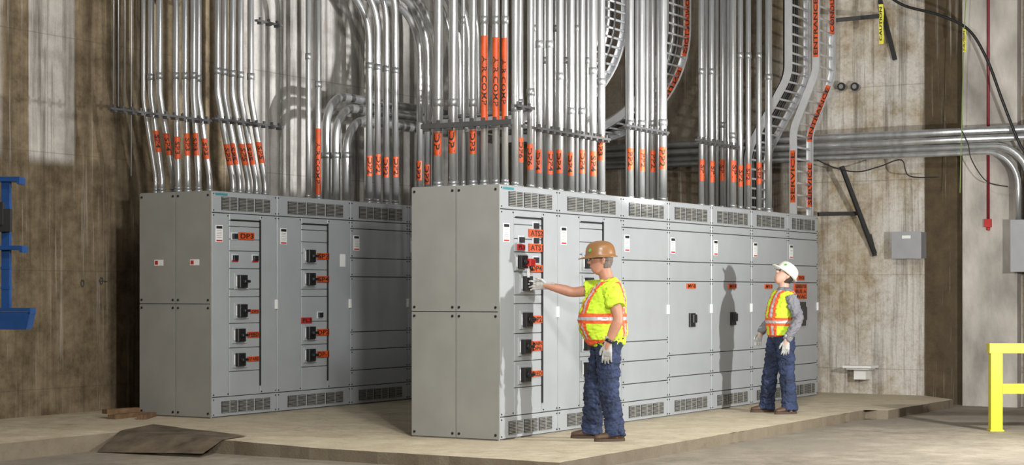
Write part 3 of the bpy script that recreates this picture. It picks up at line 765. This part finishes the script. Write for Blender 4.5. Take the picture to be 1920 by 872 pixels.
def hat(parent,T,mats,emb):
    n=40;vs=[];fs=[]
    prof=[(1.0,0.0),(.985,.02),(.97,.04),(.93,.065),(.85,.088),(.72,.107),(.5,.122),(.25,.130),(.02,.132)]
    rows=[]
    def pt(j,fx,z,ext=0):
        a=2*math.pi*j/n; c,s=math.cos(a),math.sin(a)
        rx=.138*fx+ext+(.048*max(0,c)**3 if ext>0 else 0); ry=.118*fx+ext
        ridge=.007*math.exp(-(ry*s/.016)**2) if fx<.98 else 0
        zz=z-(.012*max(0,c)**2 if ext>0 else 0)+ridge
        return (rx*c,ry*s,zz)
    for ext,fx,z in ((.016,1,-.012),(.018,1,-.004)): rows.append([pt(j,fx,z,ext) for j in range(n)])
    for fx,z in prof: rows.append([pt(j,fx,z) for j in range(n)])
    for r_ in rows: vs+=r_
    for i in range(len(rows)-1):
        for j in range(n): fs.append((i*n+j,i*n+(j+1)%n,(i+1)*n+(j+1)%n,(i+1)*n+j))
    fs.append(list(range(n))[::-1]); fs.append(list(range(len(vs)-n,len(vs))))
    mb=MB(); mb.add([T@Vector(v) for v in vs],fs,0,True)
    h=mb.obj('hard_hat',mats,parent)
    a=.75; c=Vector((.134*math.cos(a),.115*math.sin(a),.052)); nrm=Vector((math.cos(a),math.sin(a),.35)).normalized(); u=nrm.cross(Vector((0,0,1))).normalized(); w=nrm.cross(u)
    mb=MB(); ring=[c+nrm*.004+(u*math.cos(q)+w*math.sin(q))*.017 for q in [k*math.pi/8 for k in range(16)]]
    mb.add([T@v for v in ring],[list(range(16))]); mb.obj('emblem',M[emb],h)
def person(loc,yaw,S_,label,P):
    root=empty('person',loc,label,'person',rz=yaw)
    V=Vector
    torso=P['torso']; hd=V(P['head']); T=Matrix.Translation(hd)@Matrix.Rotation(P.get('hyaw',0),4,'Z')@Matrix.Rotation(-P['pitch'],4,'Y')@Matrix.Scale(S_,4)
    bm=bmesh.new()
    rings(bm,dens([(c,a-.02,b-.02) for c,a,b in torso],3),YA,24)
    nk=P['neck']; rings(bm,dens([(nk[0],.068*S_,.068*S_),(nk[1],.060*S_,.062*S_),(nk[2],.056*S_,.060*S_)],3),YA,16)
    head_geo(bm,T)
    for sh,el,wr_,hdv,th,bk,curl in P['arms']:
        sh,el,wr_=V(sh),V(el),V(wr_)
        rings(bm,dens([(sh,.058*S_,.056*S_),(sh.lerp(el,.5),.054*S_,.052*S_),(el,.046*S_,.045*S_),(el.lerp(wr_,.35),.048*S_,.045*S_),(wr_,.031*S_,.027*S_),(wr_+V(hdv).normalized()*.07,.026*S_,.014*S_)],3),V((.1,.2,1)) if abs((el-sh).normalized().z)<.7 else V((1,0,0)),16)
    for hip,kn,an in P['legs']:
        hip,kn,an=V(hip),V(kn),V(an)
        rings(bm,dens([(hip,.082*S_,.085*S_),(hip.lerp(kn,.5),.07*S_,.075*S_),(kn,.052*S_,.055*S_),(kn.lerp(an,.35),.05*S_,.054*S_),(an,.034*S_,.038*S_),(an-V((0,0,.06)),.034*S_,.045*S_)],3),YA,16)
    finish(bm,'body',[M[P['skin']]],root,.0075,2)
    for s in (1,-1):
        mb=MB(); c=V((.083,s*.033,.012)); mb.ell(c,.013,.014,.010,0); mb.ell(c+V((.009,0,0)),.005,.006,.006,1)
        mb.v=[tuple(T@V(v)) for v in mb.v]; mb.obj('eye',[M['eye'],M['black']],root)
    if P.get('glasses'):
        mb=MB()
        for s in (1,-1):
            mb.tube([(.108,s*.036,.010),(.113,s*.036,.010)],.023,14); mb.tube([(.108,s*.058,.018),(.04,s*.080,.018),(-.005,s*.084,.016)],.0035,6)
        mb.tube([(.112,-.02,.016),(.112,.02,.016)],.003,6)
        mb.v=[tuple(T@V(v)) for v in mb.v]; mb.obj('safety_glasses',[M['lens']],root)
    mb=bmesh.new()
    hp=[((-.035,0,-.075),.055,.05),((-.03,0,-.04),.068,.068),((-.028,0,0),.077,.078),((-.02,0,.05),.080,.086),((-.01,0,.09),.066,.078)]
    rings(mb,dens(hp,2),YA,18); mb.transform(T); finish(mb,'hair',[M[P['hair']]],root,.006,1,.003,60)
    hat(root,T@Matrix.Translation((.008,0,.038))@Matrix.Rotation(.06,4,'Y'),[M[P['hat']]],'emb')
    bm=bmesh.new(); lo=[t for t in torso if t[0][2]<P['waist']+.001]
    rings(bm,dens([(c,a-.006,b-.008) for c,a,b in lo],3),YA,24)
    for hip,kn,an in P['legs']:
        hip,kn,an=V(hip),V(kn),V(an); k=S_
        rings(bm,dens([(hip+V((0,0,.03)),.10*k,.115*k),(hip.lerp(kn,.35),.100*k,.110*k),(hip.lerp(kn,.75),.087*k,.095*k),(kn,.082*k,.090*k),(kn.lerp(an,.4),.080*k,.088*k),(kn.lerp(an,.85),.077*k,.089*k),(an-V((0,0,.045)),.077*k,.096*k)],3),YA,20)
    finish(bm,'trousers',[M['jean']],root,.009,2,.015,13,seed=P['seed'])
    bm=bmesh.new(); hi=[t for t in dens(torso,3) if t[0].z>P['hem']]
    rings(bm,hi,YA,24)
    rings(bm,[(V(nk[0]),.085*S_,.08*S_),(V(nk[0]).lerp(V(nk[1]),.55),.069*S_,.070*S_)],YA,18)
    for (sh,el,wr_,*_),fr in zip(P['arms'],P['sleeve']):
        sh,el,wr_=V(sh),V(el),V(wr_); k=S_
        ref=V((.1,.2,1)) if abs((el-sh).normalized().z)<.7 else V((1,0,0))
        if fr<=1: e=sh.lerp(el,fr); pts=[(sh,.080*k,.077*k),(sh.lerp(e,.5),.085*k,.081*k),(e,.091*k,.083*k)]
        else: pts=[(sh,.077*k,.075*k),(sh.lerp(el,.5),.072*k,.070*k),(el,.064*k,.064*k),(el.lerp(wr_,.5),.056*k,.055*k),(wr_,.045*k,.043*k)]
        rings(bm,dens(pts,3),ref,18)
    finish(bm,'shirt',[M[P['shirt']]],root,.008,2,.014,12,seed=P['seed']+5)
    bm=bmesh.new(); z0,z1=P['vestz']
    D=[t for t in dens([(c,a+.016,b+.018) for c,a,b in torso],6) if z0<=t[0].z<=z1]
    rings(bm,D,YA,28)
    zb=P['bands']; sw=P['sw']
    def fn(c,nm):
        if c.z<z0+.02: return 1
        for b in zb:
            if abs(c.z-b)<.016: return 2
            if abs(c.z-b)<.044: return 1
        yy=abs(abs(c.y)-P['strap'])
        if yy<sw*.32: return 2
        if yy<sw: return 1
        return 0
    finish(bm,'safety_vest',[M['lime'],M['vor'],M['silver']],root,.0075,2,.009,10,fn=fn,seed=P['seed']+9)
    for (hip,kn,an),yw in zip(P['legs'],P['toe']):
        an=V(an); fx=V((math.cos(yw),math.sin(yw),0)); bm=bmesh.new(); b0=V((an.x,an.y,0))
        def q(x,z): return b0+fx*x+V((0,0,z))
        side=V((-math.sin(yw),math.cos(yw),0)); k=S_
        rings(bm,dens([(q(-.085*k,.05),.022*k,.030),(q(-.065*k,.052),.034*k,.038*k),(q(-.02,.058),.038*k,.045*k),(q(.05*k,.052),.042*k,.040*k),(q(.11*k,.044),.048*k,.031*k),(q(.165*k,.038),.042*k,.024*k),(q(.19*k,.036),.024*k,.016*k)],2),side,16)
        rings(bm,[(q(-.02,.05),.040*k,.05*k),(q(-.01,.10),.038*k,.048*k),(q(-.01,.15),.040*k,.05*k)],side,16)
        b=finish(bm,'boot',[M['boot']],root,.007,2)
        mb=MB(); n=24; outl=[]
        for j in range(n):
            a=2*math.pi*j/n; c,s=math.cos(a),math.sin(a); x=.05*k+c*.145*k; wd=(.044+.010*c)*k
            outl.append(b0+fx*x+side*(s*wd))
        vs=[(p.x,p.y,.001) for p in outl]+[(p.x,p.y,.026) for p in outl]
        mb.add(vs,[list(range(n))[::-1],list(range(n,2*n))]+[(j,(j+1)%n,n+(j+1)%n,n+j) for j in range(n)]); mb.obj('sole',M['sole'],b)
    for sh,el,wr_,hdv,th,bk,curl in P['arms']:
        bm=bmesh.new(); hand_geo(bm,V(wr_),V(hdv),V(th),V(bk),curl,S_*1.02)
        finish(bm,'glove',[M['glove']],root,.004,1)
    return root
W1=F*15.55+R*((1140-960)/FL*15.55)
yaw=math.atan2(-R.y,-R.x)
r1=person((W1.x,W1.y,0),yaw,1.0,'person in tan hard hat and lime vest touching a breaker',dict(
  torso=[((.0,0,.80),.155,.120),((.0,0,.88),.188,.158),((.025,0,.97),.198,.186),((.048,0,1.06),.200,.200),((.038,0,1.16),.200,.188),((.010,0,1.27),.205,.162),((-.005,0,1.35),.200,.132),((-.005,0,1.41),.150,.095),((.0,0,1.45),.090,.075)],
  head=(.060,0,1.612),pitch=.02,hyaw=.05,neck=((-.005,0,1.40),(.018,0,1.47),(.035,0,1.54)),
  arms=[((.01,-.175,1.365),(.30,-.225,1.325),(.545,-.240,1.385),(1,-.03,.05),(0,.25,1),(0,-1,.2),.42),
        ((-.02,.190,1.36),(-.075,.275,1.09),(.015,.275,.865),(.10,0,-1),(1,-.25,0),(.25,1,0),.30)],
  legs=[((.0,.095,.86),(.0,.115,.47),(-.055,.13,.09)),((.02,-.095,.86),(.12,-.14,.47),(.135,-.18,.09))],
  toe=(.25,-.05),sleeve=(.62,.60),waist=.99,hem=.835,shirt='lime',vestz=(.885,1.425),bands=(1.09,),strap=.105,sw=.042,skin='skin',hair='hair',hat='hat',glasses=True,seed=3))
mb=MB(); mb.tube([(.012,.276,.885),(.0,.276,.91)],.037,16)
mb.obj('wristwatch',M['black'],r1)
W2=F*18.93+R*((1465-960)/FL*18.93)
r2=person((W2.x,W2.y,0),yaw+.20,.93,'person in white hard hat and orange vest looking up',dict(
  torso=[((.0,0,.76),.140,.105),((.0,0,.84),.165,.125),((.01,0,.93),.160,.130),((.015,0,1.02),.165,.138),((.01,0,1.11),.172,.135),((-.01,0,1.20),.178,.130),((-.025,0,1.28),.172,.110),((-.03,0,1.335),.130,.085),((-.03,0,1.37),.080,.068)],
  head=(-.038,0,1.495),pitch=.74,hyaw=0.1,neck=((-.03,0,1.32),(-.028,0,1.38),(-.034,0,1.44)),
  arms=[((-.02,-.165,1.285),(.02,-.235,1.04),(.165,-.215,.87),(.30,.1,-.9),(.7,.5,.4),(0,-1,.1),.45),
        ((-.04,.170,1.285),(-.10,.25,1.03),(.03,.245,.80),(.12,0,-1),(1,-.25,0),(.25,1,0),.35)],
  legs=[((-.01,.085,.81),(-.03,.10,.44),(-.05,.12,.085)),((.01,-.085,.81),(.08,-.13,.44),(.10,-.19,.085))],
  toe=(.10,-.15),sleeve=(2,2),waist=.94,hem=.82,shirt='greyc',vestz=(.84,1.345),bands=(1.00,),strap=.085,sw=.050,skin='skin2',hair='haird',hat='hatw',glasses=True,seed=11))

# ---------------------------------------------------------------- lights
def area(loc,tgt,size,power,col=(1,1,1),sy=None):
    l=bpy.data.lights.new('lamp','AREA'); l.energy=power; l.size=size; l.color=col
    if sy: l.shape='RECTANGLE'; l.size_y=sy
    o=bpy.data.objects.new('studio_lamp',l); o.location=loc; COL.objects.link(o)
    o.rotation_euler=(Vector(tgt)-Vector(loc)).to_track_quat('-Z','Y').to_euler(); return o
def spot(loc,tgt,ang,power,blend=.25,r=.06,col=(1,1,1)):
    l=bpy.data.lights.new('added_spot','SPOT'); l.energy=power; l.spot_size=math.radians(ang); l.spot_blend=blend; l.shadow_soft_size=r; l.color=col
    o=bpy.data.objects.new('added_spot',l); o.location=loc; COL.objects.link(o)
    o.rotation_euler=(Vector(tgt)-Vector(loc)).to_track_quat('-Z','Y').to_euler(); return o
area((15.4,2.5,1.85),(16.2,8,2.0),.12,400,(1,.985,.96))
area((8.0,4.0,2.6),(14.4,11.5,2.3),.3,290,(1,.985,.96))
area((9.0,4.0,5.6),(15.6,11.5,1.0),.6,330,(1,.98,.94))  # added high lamp, lifts the third cabinet of the far row
area((12,4,7.3),(16,9,2),4,150,(1,.97,.92),3)  # added overhead fill, soft ambient light for the conduits
spot((15.4,2.4,2.0),(16.6,13.3,5.2),30,4200)  # added spot, boosts the strobe light on the upper back wall
spot((13.0,1.5,4.6),(18.2,9.0,4.6),46,800,.4,.12,(1,.97,.90))  # added spot, brightens the conduits above the front row
w=bpy.data.worlds.new('World'); S.world=w; w.use_nodes=True
nt=w.node_tree; bg=nt.nodes['Background']
tc=nt.nodes.new('ShaderNodeTexCoord'); sp=nt.nodes.new('ShaderNodeSeparateXYZ'); nt.links.new(tc.outputs['Generated'],sp.inputs[0])
cr=nt.nodes.new('ShaderNodeValToRGB'); mr=nt.nodes.new('ShaderNodeMapRange'); mr.inputs[1].default_value=-1; nt.links.new(sp.outputs[2],mr.inputs[0]); nt.links.new(mr.outputs[0],cr.inputs[0])
cr.color_ramp.elements[0].color=(.28,.23,.17,1); cr.color_ramp.elements[1].color=(.62,.63,.65,1)
nt.links.new(cr.outputs[0],bg.inputs[0]); bg.inputs[1].default_value=.21

# ---------------------------------------------------------------- camera
cd=bpy.data.cameras.new('camera'); cam=bpy.data.objects.new('camera',cd); COL.objects.link(cam)
cam.location=(0,0,CAMZ); cam.rotation_euler=(math.pi/2,0,TH-math.pi/2)
cd.sensor_width=36; cd.lens=36*FL/1920; cd.shift_y=(HY-436)/1920; cd.clip_end=100
S.camera=cam
